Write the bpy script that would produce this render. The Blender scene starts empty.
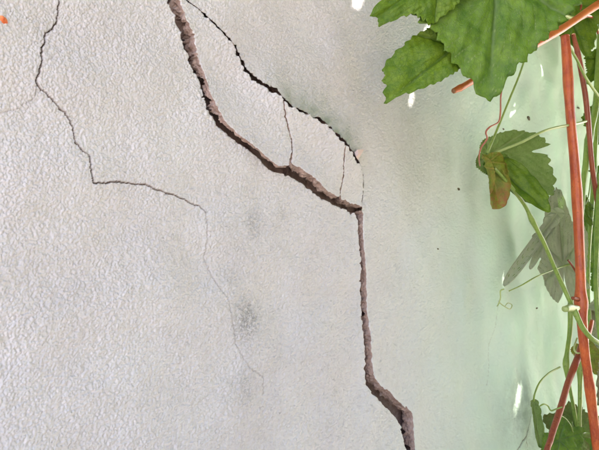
import bpy, math, random
import numpy as np
from mathutils import Vector, Matrix

random.seed(7)
rng = np.random.default_rng(11)

# ------------------------------------------------------------------ camera
W, H = 599.0, 450.0
FPX = 519.0                      # focal length in photo pixels
D = 0.47                         # camera distance to the wall
CZ = 0.80                        # camera height
YAW, PITCH = math.radians(45.0), math.radians(8.0)
CAM = Vector((0.0, -D, CZ))
sc = bpy.context.scene
col = sc.collection
cam = bpy.data.cameras.new('camera'); camo = bpy.data.objects.new('camera', cam); col.objects.link(camo)
fwd = Vector((math.sin(YAW) * math.cos(PITCH), math.cos(YAW) * math.cos(PITCH), math.sin(PITCH)))
camo.location = CAM
camo.rotation_euler = fwd.to_track_quat('-Z', 'Y').to_euler()
cam.sensor_width = 36.0
cam.lens = 36.0 * FPX / W
cam.clip_start = 0.01; cam.clip_end = 500
cam.dof.use_dof = True; cam.dof.focus_distance = 0.72; cam.dof.aperture_fstop = 20
sc.camera = camo
RGT = fwd.cross(Vector((0, 0, 1))).normalized(); UPV = RGT.cross(fwd)

# ------------------------------------------------------------------ light
SUN = Vector((0.50, -0.41, 0.765)).normalized()      # towards the sun
world = bpy.data.worlds.new('World'); sc.world = world; world.use_nodes = True
wn = world.node_tree.nodes; wl = world.node_tree.links
sky = wn.new('ShaderNodeTexSky'); sky.sky_type = 'NISHITA'; sky.sun_disc = False
sky.sun_elevation = math.asin(SUN.z); sky.sun_rotation = math.atan2(SUN.x, SUN.y)
sky.air_density = 1.0; sky.dust_density = 4.0
bg = wn['Background']; bg.inputs['Strength'].default_value = 0.12
wl.new(sky.outputs[0], bg.inputs[0])
sl = bpy.data.lights.new('sun', 'SUN'); sl.energy = 4.0; sl.angle = math.radians(0.53); sl.color = (1.0, 0.93, 0.83)
so = bpy.data.objects.new('sun', sl); col.objects.link(so)
so.rotation_euler = (-SUN).to_track_quat('-Z', 'Y').to_euler(); so.location = (3, -3, 5)
vs = sc.view_settings
vs.view_transform = 'Standard'; vs.look = 'None'; vs.gamma = 1.0; vs.use_curve_mapping = False
vs.exposure = 2.92
sc.cycles.max_bounces = 5; sc.cycles.diffuse_bounces = 4

# ------------------------------------------------------------------ helpers
def ray(px, py):
    return (fwd + RGT * ((px - W / 2) / FPX) + UPV * ((H / 2 - py) / FPX))
def at(px, py, off=0.0):
    """point seen at photo pixel (px, py), standing `off` metres in front of the wall plane y = 0"""
    d = ray(px, py)
    return CAM + d * ((D - off) / d.y)
def atd(px, py, dep): return CAM + ray(px, py) * dep
def wall2(px, py):
    p = at(px, py); return (p.x, p.z)
def depth(p): return (p - CAM).dot(fwd)
def tag(o, label=None, cat=None, group=None, kind=None):
    if label: o['label'] = label
    if cat: o['category'] = cat
    if group: o['group'] = group
    if kind: o['kind'] = kind
    return o
def empty(name, loc, label, cat, group=None):
    o = bpy.data.objects.new(name, None); col.objects.link(o); o.location = loc
    return tag(o, label, cat, group)
def link(name, me, mats, parent=None):
    o = bpy.data.objects.new(name, me); col.objects.link(o)
    for m in (mats if isinstance(mats, (list, tuple)) else [mats]): me.materials.append(m)
    if parent is not None:
        o.parent = parent; o.matrix_parent_inverse = Matrix.Translation(-parent_world(parent))
    return o
def parent_world(p):
    v = Vector(p.location)
    while p.parent is not None:
        # parents' own offsets cancel out in matrix_parent_inverse, so meshes live in world space
        return v * 0 + Vector(p.location) if p.type == 'MESH' else v
    return v
def np_mesh(name, V, F, smooth=True, mat_idx=None, attrs=None):
    me = bpy.data.meshes.new(name)
    V = np.asarray(V, np.float32); F = np.asarray(F, np.int32); k = F.shape[1]
    me.vertices.add(len(V)); me.vertices.foreach_set('co', V.ravel())
    me.loops.add(F.size); me.loops.foreach_set('vertex_index', F.ravel())
    me.polygons.add(len(F)); me.polygons.foreach_set('loop_start', np.arange(0, F.size, k, dtype=np.int32))
    me.polygons.foreach_set('loop_total', np.full(len(F), k, np.int32))
    me.polygons.foreach_set('use_smooth', np.full(len(F), smooth))
    if mat_idx is not None: me.polygons.foreach_set('material_index', np.asarray(mat_idx, np.int32))
    me.update(calc_edges=True)
    for n, a in (attrs or {}).items():
        at_ = me.attributes.new(n, 'FLOAT', 'POINT'); at_.data.foreach_set('value', np.asarray(a, np.float32))
    me.validate()
    return me
def mat(name):
    m = bpy.data.materials.new(name); m.use_nodes = True
    n, l = m.node_tree.nodes, m.node_tree.links
    return m, n, l, n['Principled BSDF']
def node(n, typ, **kw):
    x = n.new(typ)
    for k, v in kw.items():
        if k in x.inputs: x.inputs[k].default_value = v
        else: setattr(x, k, v)
    return x
def noise(n, l, vec, scale, detail=4, rough=0.55):
    t = node(n, 'ShaderNodeTexNoise', Scale=scale, Detail=detail, Roughness=rough); l.new(vec, t.inputs['Vector']); return t.outputs['Fac']
def ramp(n, l, fac, a, b, ca=(0, 0, 0, 1), cb=(1, 1, 1, 1)):
    r = n.new('ShaderNodeValToRGB'); e = r.color_ramp.elements
    e[0].position = a; e[0].color = ca; e[1].position = b; e[1].color = cb
    l.new(fac, r.inputs[0]); return r.outputs[0]
def mix(n, l, fac, A, B, blend='MIX'):
    m = n.new('ShaderNodeMix'); m.data_type = 'RGBA'; m.blend_type = blend
    for sock, v in ((m.inputs[0], fac), (m.inputs[6], A), (m.inputs[7], B)):
        if hasattr(v, 'is_linked'): l.new(v, sock)
        else: sock.default_value = v if isinstance(v, float) else (*v, 1.0) if len(v) == 3 else v
    return m.outputs[2]
def attr(n, name):
    a = n.new('ShaderNodeAttribute'); a.attribute_name = name; return a.outputs['Fac']
def math_(n, l, op, a, b):
    m = n.new('ShaderNodeMath'); m.operation = op
    for i, v in enumerate((a, b)):
        if hasattr(v, 'is_linked'): l.new(v, m.inputs[i])
        else: m.inputs[i].default_value = v
    return m.outputs[0]

# band-passed random tiles, sampled in wall coordinates (metres)
def tile(lam, px, N, bw=0.45, seed=0):
    r = np.random.default_rng(seed)
    f = np.fft.rfft2(r.standard_normal((N, N)).astype(np.float32))
    fy = np.fft.fftfreq(N, px)[:, None]; fx = np.fft.rfftfreq(N, px)[None, :]
    fr = np.sqrt(fx * fx + fy * fy); fr[0, 0] = 1e-9
    f *= np.exp(-0.5 * (np.log(fr * lam) / bw) ** 2); f[0, 0] = 0
    t = np.fft.irfft2(f, s=(N, N)); return ((t / t.std()).astype(np.float32), px)
def samp(T, x, z):
    t, px = T; N = t.shape[0]
    a = np.asarray(x) / px; b = np.asarray(z) / px
    i = np.floor(a).astype(np.int64); j = np.floor(b).astype(np.int64); u = a - i; v = b - j
    i %= N; j %= N; i1 = (i + 1) % N; j1 = (j + 1) % N
    return (t[i, j] * (1 - u) * (1 - v) + t[i1, j] * u * (1 - v) + t[i, j1] * (1 - u) * v + t[i1, j1] * u * v)
T_grain = tile(0.0040, 0.0005, 2048, 0.35, 1)
def pebble_tile(px, N, pitch, seed):
    # close-packed rounded sand grains of mixed size
    r = np.random.default_rng(seed); n = int((N * px / pitch) ** 2)
    cx, cy = r.random(n) * N, r.random(n) * N; rad = pitch * r.uniform(.45, 1.05, n) / px; top = r.uniform(.55, 1.0, n) * rad
    t = np.zeros((N, N), np.float32); m = int(rad.max()) + 1; ix, iy = cx.astype(int), cy.astype(int)
    fl = t.ravel()
    for i in range(-m, m + 1):
        for j in range(-m, m + 1):
            d2 = (ix + i - cx) ** 2 + (iy + j - cy) ** 2; k = d2 < rad * rad
            np.maximum.at(fl, ((ix[k] + i) % N) * N + (iy[k] + j) % N, (top[k] * (1 - d2[k] / rad[k] ** 2) ** .7).astype(np.float32))
    return ((t - t.mean()) / t.std(), px)
T_peb = pebble_tile(0.00028, 2048, 0.0015, 6)
T_fine = tile(0.0020, 0.0004, 2048, 0.35, 2)
T_mid = tile(0.016, 0.002, 512, 0.5, 3)
T_big = tile(0.16, 0.01, 512, 0.5, 4)
def sstep(a, b, x):
    t = np.clip((x - a) / (b - a), 0, 1); return t * t * (3 - 2 * t)

# ------------------------------------------------------------------ materials
def wall_material():
    m, n, l, p = mat('stucco')
    co = n.new('ShaderNodeTexCoord').outputs['Object']
    a = noise(n, l, co, 9.0, 5, 0.6); b = noise(n, l, co, 45.0, 4, 0.6); c = noise(n, l, co, 420.0, 3, 0.6)
    base = mix(n, l, ramp(n, l, a, 0.35, 0.68), (0.655, 0.605, 0.64), (0.71, 0.665, 0.69))
    base = mix(n, l, math_(n, l, 'MULTIPLY', ramp(n, l, b, 0.5, 0.75), 0.35), base, (0.55, 0.50, 0.46))
    base = mix(n, l, math_(n, l, 'MULTIPLY', ramp(n, l, c, 0.35, 0.7), 0.35), base, (0.70, 0.69, 0.68))
    base = mix(n, l, math_(n, l, 'MULTIPLY', ramp(n, l, noise(n, l, co, 6.5, 4, 0.65), 0.45, 0.7), 0.25), base, (0.63, 0.56, 0.54))
    # green tint, stronger to the right, with streaks down the wall
    mp = node(n, 'ShaderNodeMapping'); mp.inputs['Scale'].default_value = (9.0, 1.0, 1.3); l.new(co, mp.inputs[0])
    st = noise(n, l, mp.outputs[0], 1.6, 5, 0.6)
    tint = math_(n, l, 'MULTIPLY', attr(n, 'green_tint'), math_(n, l, 'ADD', math_(n, l, 'MULTIPLY', ramp(n, l, st, 0.25, 0.7), 0.2), 0.75))
    base = mix(n, l, tint, base, (0.53, 0.74, 0.57))
    base = mix(n, l, math_(n, l, 'MULTIPLY', attr(n, 'stain'), ramp(n, l, noise(n, l, co, 330.0, 4, 0.75), 0.40, 0.62)), base, (0.21, 0.20, 0.20))
    base = mix(n, l, math_(n, l, 'MULTIPLY', attr(n, 'edge_shade'), math_(n, l, 'ADD', noise(n, l, co, 40.0, 5, 0.6), 0.25)), base, (0.22, 0.27, 0.175))  # shade next to the upper crack, put into the wall colour
    base = mix(n, l, math_(n, l, 'MULTIPLY', attr(n, 'dark_patch'), ramp(n, l, noise(n, l, co, 60.0, 3, 0.6), -0.2, 0.6)), base, (0.15, 0.175, 0.15))
    base = mix(n, l, attr(n, 'seam'), base, (0.16, 0.085, 0.055))
    l.new(base, p.inputs['Base Color']); p.inputs['Roughness'].default_value = 0.9
    p.inputs['Specular IOR Level'].default_value = 0.25
    # fine relief; where the mesh itself is too wide for the sandy grain, that too
    fl_ = math_(n, l, 'SUBTRACT', 1.0, math_(n, l, 'MULTIPLY', attr(n, 'green_tint'), 0.75))
    vo = node(n, 'ShaderNodeTexVoronoi', Scale=430.0); l.new(co, vo.inputs['Vector'])
    hgt = math_(n, l, 'SUBTRACT', math_(n, l, 'MULTIPLY', noise(n, l, co, 480.0, 2, 0.6), 0.00035), math_(n, l, 'MULTIPLY', math_(n, l, 'MULTIPLY', vo.outputs['Distance'], attr(n, 'coarse')), 0.0010))
    bm = node(n, 'ShaderNodeBump', Strength=1.0, Distance=1.0)
    l.new(math_(n, l, 'MULTIPLY', hgt, fl_), bm.inputs['Height']); l.new(bm.outputs[0], p.inputs['Normal'])
    return m
def mortar_material():
    m, n, l, p = mat('broken_mortar')
    co = n.new('ShaderNodeTexCoord').outputs['Object']
    a = noise(n, l, co, 60.0, 5, 0.65); b = noise(n, l, co, 300.0, 5, 0.7)
    base = mix(n, l, ramp(n, l, a, 0.35, 0.66), (0.29, 0.19, 0.16), (0.48, 0.355, 0.32))
    base = mix(n, l, math_(n, l, 'MULTIPLY', ramp(n, l, b, 0.45, 0.7), 0.5), base, (0.58, 0.46, 0.42))
    l.new(base, p.inputs['Base Color']); p.inputs['Roughness'].default_value = 0.95
    bm = node(n, 'ShaderNodeBump', Strength=0.6, Distance=0.0012); l.new(noise(n, l, co, 420.0, 6, 0.7), bm.inputs['Height'])
    l.new(bm.outputs[0], p.inputs['Normal'])
    return m
M_STUCCO = wall_material(); M_MORTAR = mortar_material()

def leaf_material(name, c0, c1, vein, trans=0.35, tcol=(0.16, 0.30, 0.03), blotch=(0.20, 0.10, 0.03), rough=0.45):
    m, n, l, p = mat(name)
    co = n.new('ShaderNodeTexCoord').outputs['Object']
    a = noise(n, l, co, 48.0, 5, 0.65); b = noise(n, l, co, 260.0, 3, 0.6)
    base = mix(n, l, ramp(n, l, a, 0.36, 0.64), c0, c1)
    base = mix(n, l, math_(n, l, 'MULTIPLY', ramp(n, l, b, 0.4, 0.7), 0.25), base, [x * 1.5 for x in c1])
    vo = node(n, 'ShaderNodeTexVoronoi', Scale=210.0); vo.feature = 'DISTANCE_TO_EDGE'; l.new(co, vo.inputs['Vector'])
    net = ramp(n, l, vo.outputs['Distance'], 0.02, 0.10, (1, 1, 1, 1), (0, 0, 0, 1))
    base = mix(n, l, math_(n, l, 'MULTIPLY', net, 0.35), base, vein)
    base = mix(n, l, attr(n, 'vein'), base, vein)
    base = mix(n, l, math_(n, l, 'MULTIPLY', attr(n, 'blotch'), ramp(n, l, noise(n, l, co, 120.0, 5, 0.7), 0.36, 0.56)), base, blotch)
    l.new(base, p.inputs['Base Color']); p.inputs['Roughness'].default_value = rough
    p.inputs['Specular IOR Level'].default_value = 0.35
    bm = node(n, 'ShaderNodeBump', Strength=0.45, Distance=0.0008); l.new(math_(n, l, 'SUBTRACT', noise(n, l, co, 300.0, 4, 0.6), math_(n, l, 'MULTIPLY', net, 0.5)), bm.inputs['Height'])
    l.new(bm.outputs[0], p.inputs['Normal'])
    tr = n.new('ShaderNodeBsdfTranslucent'); tr.inputs[0].default_value = (*tcol, 1)
    l.new(mix(n, l, attr(n, 'blotch'), tcol, [x * .7 for x in blotch]), tr.inputs[0])
    ms = n.new('ShaderNodeMixShader'); ms.inputs[0].default_value = trans
    l.new(p.outputs[0], ms.inputs[1]); l.new(tr.outputs[0], ms.inputs[2]); l.new(ms.outputs[0], n['Material Output'].inputs[0])
    return m
G_TOP = leaf_material('leaf_green', (0.075, 0.175, 0.02), (0.20, 0.34, 0.035), (0.15, 0.23, 0.085))
G_DARK = leaf_material('leaf_deep_green', (0.08, 0.17, 0.012), (0.19, 0.30, 0.02), (0.055, 0.115, 0.015), 0.3, (0.14, 0.27, 0.02))
G_UNDER = leaf_material('leaf_underside', (0.17, 0.27, 0.06), (0.23, 0.33, 0.085), (0.32, 0.40, 0.15), 0.3, (0.20, 0.32, 0.06), rough=0.6)
G_PALE = leaf_material('leaf_pale_felt', (0.52, 0.53, 0.40), (0.60, 0.61, 0.47), (0.44, 0.49, 0.29), 0.5, (0.58, 0.64, 0.42), rough=0.75)
G_DRY = leaf_material('leaf_drying', (0.09, 0.19, 0.02), (0.24, 0.34, 0.03), (0.40, 0.38, 0.08), 0.25, (0.25, 0.28, 0.02), blotch=(0.34, 0.15, 0.045), rough=0.5)
def stem_material(name, c0, c1, streak, rough=0.4):
    m, n, l, p = mat(name)
    co = n.new('ShaderNodeTexCoord').outputs['Object']
    mp = node(n, 'ShaderNodeMapping'); mp.inputs['Scale'].default_value = (1.0, 1.0, 0.06); l.new(co, mp.inputs[0])
    a = noise(n, l, mp.outputs[0], 420.0, 4, 0.6); b = noise(n, l, co, 28.0, 4, 0.6)
    base = mix(n, l, ramp(n, l, b, 0.35, 0.65), c0, c1)
    base = mix(n, l, math_(n, l, 'MULTIPLY', ramp(n, l, a, 0.45, 0.72), 0.5), base, streak)
    base = mix(n, l, math_(n, l, 'MULTIPLY', ramp(n, l, noise(n, l, co, 190.0, 3, 0.6), 0.6, 0.72), 0.6), base, [x * 0.35 for x in c0])
    l.new(base, p.inputs['Base Color']); p.inputs['Roughness'].default_value = rough
    bm = node(n, 'ShaderNodeBump', Strength=0.5, Distance=0.0005); l.new(a, bm.inputs['Height']); l.new(bm.outputs[0], p.inputs['Normal'])
    return m
S_RED = stem_material('cane_red', (0.38, 0.055, 0.025), (0.62, 0.12, 0.03), (0.70, 0.24, 0.08))
S_ORANGE = stem_material('cane_orange', (0.62, 0.13, 0.035), (0.74, 0.19, 0.04), (0.76, 0.30, 0.09))
S_DARKRED = stem_material('cane_dark_red', (0.22, 0.04, 0.028), (0.33, 0.07, 0.03), (0.40, 0.13, 0.05))
S_GREEN = stem_material('shoot_green', (0.17, 0.27, 0.05), (0.26, 0.36, 0.07), (0.36, 0.42, 0.12))
S_LIGHT = stem_material('petiole_pale_green', (0.32, 0.42, 0.14), (0.40, 0.48, 0.18), (0.46, 0.52, 0.22))
S_TEND = stem_material('tendril_red', (0.36, 0.10, 0.07), (0.42, 0.15, 0.09), (0.4, 0.2, 0.1))
S_CUT = stem_material('cane_cut_end', (0.30, 0.14, 0.07), (0.40, 0.20, 0.10), (0.5, 0.3, 0.15), 0.8)

# ------------------------------------------------------------------ ground
def ground():
    m, n, l, p = mat('pale_gravel_ground')
    co = n.new('ShaderNodeTexCoord').outputs['Object']
    base = mix(n, l, noise(n, l, co, 30.0, 5, 0.7), (0.42, 0.37, 0.32), (0.58, 0.53, 0.47))
    l.new(base, p.inputs['Base Color']); p.inputs['Roughness'].default_value = 0.95
    bm = node(n, 'ShaderNodeBump', Strength=0.6, Distance=0.01); l.new(noise(n, l, co, 120.0, 4), bm.inputs['Height']); l.new(bm.outputs[0], p.inputs['Normal'])
    g = np.linspace(-80, 80, 41)
    X, Y = np.meshgrid(g, g, indexing='ij'); V = np.stack([X, Y, X * 0], -1).reshape(-1, 3)
    i, j = np.meshgrid(np.arange(40), np.arange(40), indexing='ij'); q = i * 41 + j
    F = np.stack([q, q + 41, q + 42, q + 1], -1).reshape(-1, 4)
    tag(link('ground', np_mesh('ground', V, F), m), kind='structure')
ground()

# ------------------------------------------------------------------ crack lines (traced as points on the wall plane)
def rough_line(pts, hws, step=0.0022, amp=0.0007, seed=0):
    """resample a line finely and let it wander; pts in wall metres, hws half widths"""
    r = np.random.default_rng(seed); P = np.array(pts, float); Hh = np.array(hws, float)
    seg = np.linalg.norm(np.diff(P, axis=0), axis=1); s = np.r_[0, np.cumsum(seg)]
    n = max(3, int(s[-1] / step)); t = np.linspace(0, s[-1], n)
    Q = np.stack([np.interp(t, s, P[:, 0]), np.interp(t, s, P[:, 1])], 1); hw = np.interp(t, s, Hh)
    T = np.gradient(Q, axis=0); T /= np.linalg.norm(T, axis=1)[:, None] + 1e-9; N = np.stack([-T[:, 1], T[:, 0]], 1)
    j = r.standard_normal(n); k = np.convolve(r.standard_normal(n + 8), np.ones(6) / 2.45, 'same')[4:4 + n]
    off = amp * (0.45 * j + 0.8 * k); off[0] = off[-1] = 0
    return Q + N * off[:, None], hw
def edges_line(rows, fa=wall2, fb=wall2):
    """rows of (left/upper edge pixel, right/lower edge pixel) -> centre points and perpendicular half widths"""
    A = np.array([fa(*r[0]) for r in rows]); B = np.array([fb(*r[1]) for r in rows]); C = (A + B) / 2
    T = np.gradient(C, axis=0); T /= np.linalg.norm(T, axis=1)[:, None]
    w = B - A; return C, np.abs(w[:, 0] * T[:, 1] - w[:, 1] * T[:, 0]) / 2
_P0 = np.array(wall2(180, -10)); _P1 = np.array(wall2(364, 190)); _AX = _P1 - _P0; _LA = np.linalg.norm(_AX); _AX = _AX / _LA; _BX = np.array([-_AX[1], _AX[0]])
def lift_at(x, z):
    """how far the loosened plaster stands off the wall"""
    a = ((x - _P0[0]) * _AX[0] + (z - _P0[1]) * _AX[1]) / _LA; b = (x - _P0[0]) * _BX[0] + (z - _P0[1]) * _BX[1]
    return 0.031 * sstep(0.02, 0.62, a) * (1 - 0.85 * sstep(0.72, 1.0, a)) * (0.45 + 0.55 * sstep(-0.045, 0.03, b)) + 0.0008
def swell_at(x, z):
    a = ((x - _P0[0]) * _AX[0] + (z - _P0[1]) * _AX[1]) / _LA
    return 0.007 * sstep(.25, .6, a) * (1 - sstep(.80, .97, a))
def swell2(px, py):
    p = at(px, py)
    for _ in range(4): p = at(px, py, float(swell_at(p.x, p.z)))
    return (p.x, p.z)
def lifted2(px, py):
    p = at(px, py)
    for _ in range(4): p = at(px, py, float(lift_at(p.x, p.z)))
    return (p.x, p.z)
def hz(y, x0, x1): return ((x0, y), (x1, y))
def vt(x, y0, y1): return ((x, y0), (x, y1))
MAIN = [hz(-110, 143, 145), hz(-60, 149, 156), hz(-25, 157, 169), hz(0, 165, 178), hz(15, 172, 184), hz(31, 179, 192), hz(47, 184, 196), hz(62, 190, 200), hz(78, 198, 207),
        hz(93, 202, 209), hz(109, 204, 216), hz(124, 213, 224), hz(137, 227, 239), vt(250, 145, 154), vt(260, 153, 161), vt(274, 165, 174), vt(284, 165, 174),
        vt(291, 163, 177), vt(307, 173, 189), vt(322, 188, 200), vt(338, 197, 207), vt(351, 203, 212), ((362, 207), (356, 215)), hz(222, 357, 362), hz(248, 357.8, 362.4), hz(277, 359, 365),
        hz(305, 361, 366.5), hz(334, 362, 369), hz(363, 363.5, 370.5), hz(382, 365, 375), ((380, 387), (371, 394)), ((391, 394), (381, 404)), ((406, 410), (392, 414)), hz(421, 397, 414),
        hz(438, 402, 414), hz(450, 405, 413), hz(480, 408, 414), hz(520, 412, 416), hz(560, 415, 417)]
def frag_edge(px, py): return lifted2(px, py) if -5 < py < 209 and px < 358 else wall2(px, py)
_rows = [(b_, a_) if a_[0] == b_[0] else (a_, b_) for a_, b_ in MAIN]       # second point = the loosened side
c, hw = edges_line(_rows, wall2, frag_edge); L_MAIN = rough_line(c, hw, 0.002, 0.0, 5)
for _ in range(10):
    L_MAIN[0][1:-1] = L_MAIN[0][1:-1] * .5 + (L_MAIN[0][:-2] + L_MAIN[0][2:]) * .25; L_MAIN[1][1:-1] = L_MAIN[1][1:-1] * .5 + (L_MAIN[1][:-2] + L_MAIN[1][2:]) * .25
PXM = 0.00145
def pline(pts, w, seed, amp=0.0006, step=0.002, f=wall2):
    return rough_line([f(*q) for q in pts], np.array(w) * PXM / 2, step, amp, seed)
UPPER = [(158, -30), (176, -9), (194, 6), (200, 11), (216, 26), (233, 45), (238, 54), (245, 68), (253, 79), (266, 89), (275, 95), (284, 103), (292, 108), (300, 111), (319, 120), (328, 124),
         (339, 137), (345.5, 142), (353, 154), (360, 164), (364, 176), (364, 192), (362, 209)]
UPW = [.3, .3, .4, .5, .7, 1.0, 1.1, 1.5, 2.4, 2.8, 2.8, 2.4, 2.0, 1.5, 1.1, .9, .6, .4, .4, .2, .2, .2, .2]
c, hw = edges_line([((px, py), (px + .8 * w, py - .6 * w)) for (px, py), w in zip(UPPER, UPW)], lifted2, swell2)
L_UP = rough_line(c, np.maximum(hw, .00055), 0.002, 0.0004, 8)
CROSS1 = [(281.5, 101), (282.5, 107), (286.5, 123), (292.5, 141), (292.5, 152), (289, 165)]
CROSS2 = [(346, 141), (346.5, 146), (344.5, 164), (344.5, 176), (341, 192), (340, 199)]
L_C1 = pline(CROSS1, [1.3, 1.2, 1.2, 1.5, 1.8, 2.2], 9, 0.0004, f=lifted2); L_C2 = pline(CROSS2, [1.4, 1.4, 1.4, 1.4, 1.4, 1.4], 10, 0.0004, f=lifted2)
GROOVES = [  # line, width px, depth m, dirt
    (rough_line([wall2(*q) for q in [(66, -60), (60, -20), (59, 0), (58.5, 22), (47.5, 32), (42.5, 47), (41.5, 62), (37, 83), (50, 97.5), (65, 112.5), (72.5, 127), (76, 143), (89, 155), (90, 172), (92.5, 183.5), (115, 182.5), (145, 184), (155, 188), (175, 195), (200, 206), (207, 213)]],
                np.interp(np.linspace(0, 1, 21), [0, .5, .9, 1], [1, 1, .9, .4]) * 0.0005, 0.0018, 0.0006, 20), 0.0040, 1.0),
    (pline([(37, 83), (35, 98), (22, 106), (7, 111), (-20, 122)], [.9, .8, .7, .6, .3], 21), 0.0008, 0.22),
    (pline([(207, 213), (208, 241), (206, 258), (215, 279), (228, 302), (234, 330), (236, 344), (248, 367), (263, 377), (265, 395)], [1, 1.1, .8, .7, .7, .8, .8, .8, .7, .4], 22), 0.0009, 0.24),
    (pline([(208, 232), (231, 225), (250, 220)], [.7, .6, .3], 23), 0.0004, 0.1),
    (pline([(497, 300), (496, 327), (491, 345), (489, 360), (486, 387)], [.9, 1, 1, .9, .6], 24), 0.0006, 0.25),
    (pline([(532, 396), (530, 416), (526, 436), (521, 441), (515, 452), (510, 470)], [2.0, 2.2, 2.2, 1.8, 1.8, 1.5], 25), 0.0030, 0.9),
    (pline([(526, 436), (528, 448), (529, 470)], [1.5, 1.3, 1], 26), 0.002, 0.7)]

# ------------------------------------------------------------------ the wall
def seg_field(X, Z, line, best, qx, qz, reach):
    """signed distance to a crack of varying width; keeps the nearest centre point"""
    Q, hw = line
    order = None
    for k in range(len(Q) - 1):
        a, b = Q[k], Q[k + 1]
        lo = np.minimum(a, b) - reach - max(hw[k], hw[k + 1]); hi = np.maximum(a, b) + reach + max(hw[k], hw[k + 1])
        # restrict to the columns that can be affected (X is constant per column)
        c0 = np.searchsorted(X[:, 0], lo[0]); c1 = np.searchsorted(X[:, 0], hi[0])
        if c1 <= c0: continue
        zs = Z[c0:c1]
        r = np.where(((zs > lo[1]) & (zs < hi[1])).any(0))[0]
        if len(r) == 0: continue
        sl_ = (slice(c0, c1), slice(r[0], r[-1] + 1))
        x, z = X[sl_], Z[sl_]; d = b - a; L2 = d @ d + 1e-12
        t = np.clip(((x - a[0]) * d[0] + (z - a[1]) * d[1]) / L2, 0, 1)
        nx, nz = a[0] + t * d[0], a[1] + t * d[1]
        dist = np.hypot(x - nx, z - nz) - (hw[k] + t * (hw[k + 1] - hw[k]))
        m = dist < best[sl_]
        best[sl_] = np.where(m, dist, best[sl_])
        if qx is not None:
            qx[sl_] = np.where(m, nx, qx[sl_]); qz[sl_] = np.where(m, nz, qz[sl_])

def in_poly(x, z, poly):
    ins = np.zeros(x.shape, bool); n = len(poly)
    for i in range(n):
        x0, z0 = poly[i]; x1, z1 = poly[(i + 1) % n]
        c_ = ((z0 > z) != (z1 > z)) & (x < (x1 - x0) * (z - z0) / (z1 - z0 + 1e-12) + x0)
        ins ^= c_
    return ins

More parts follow.
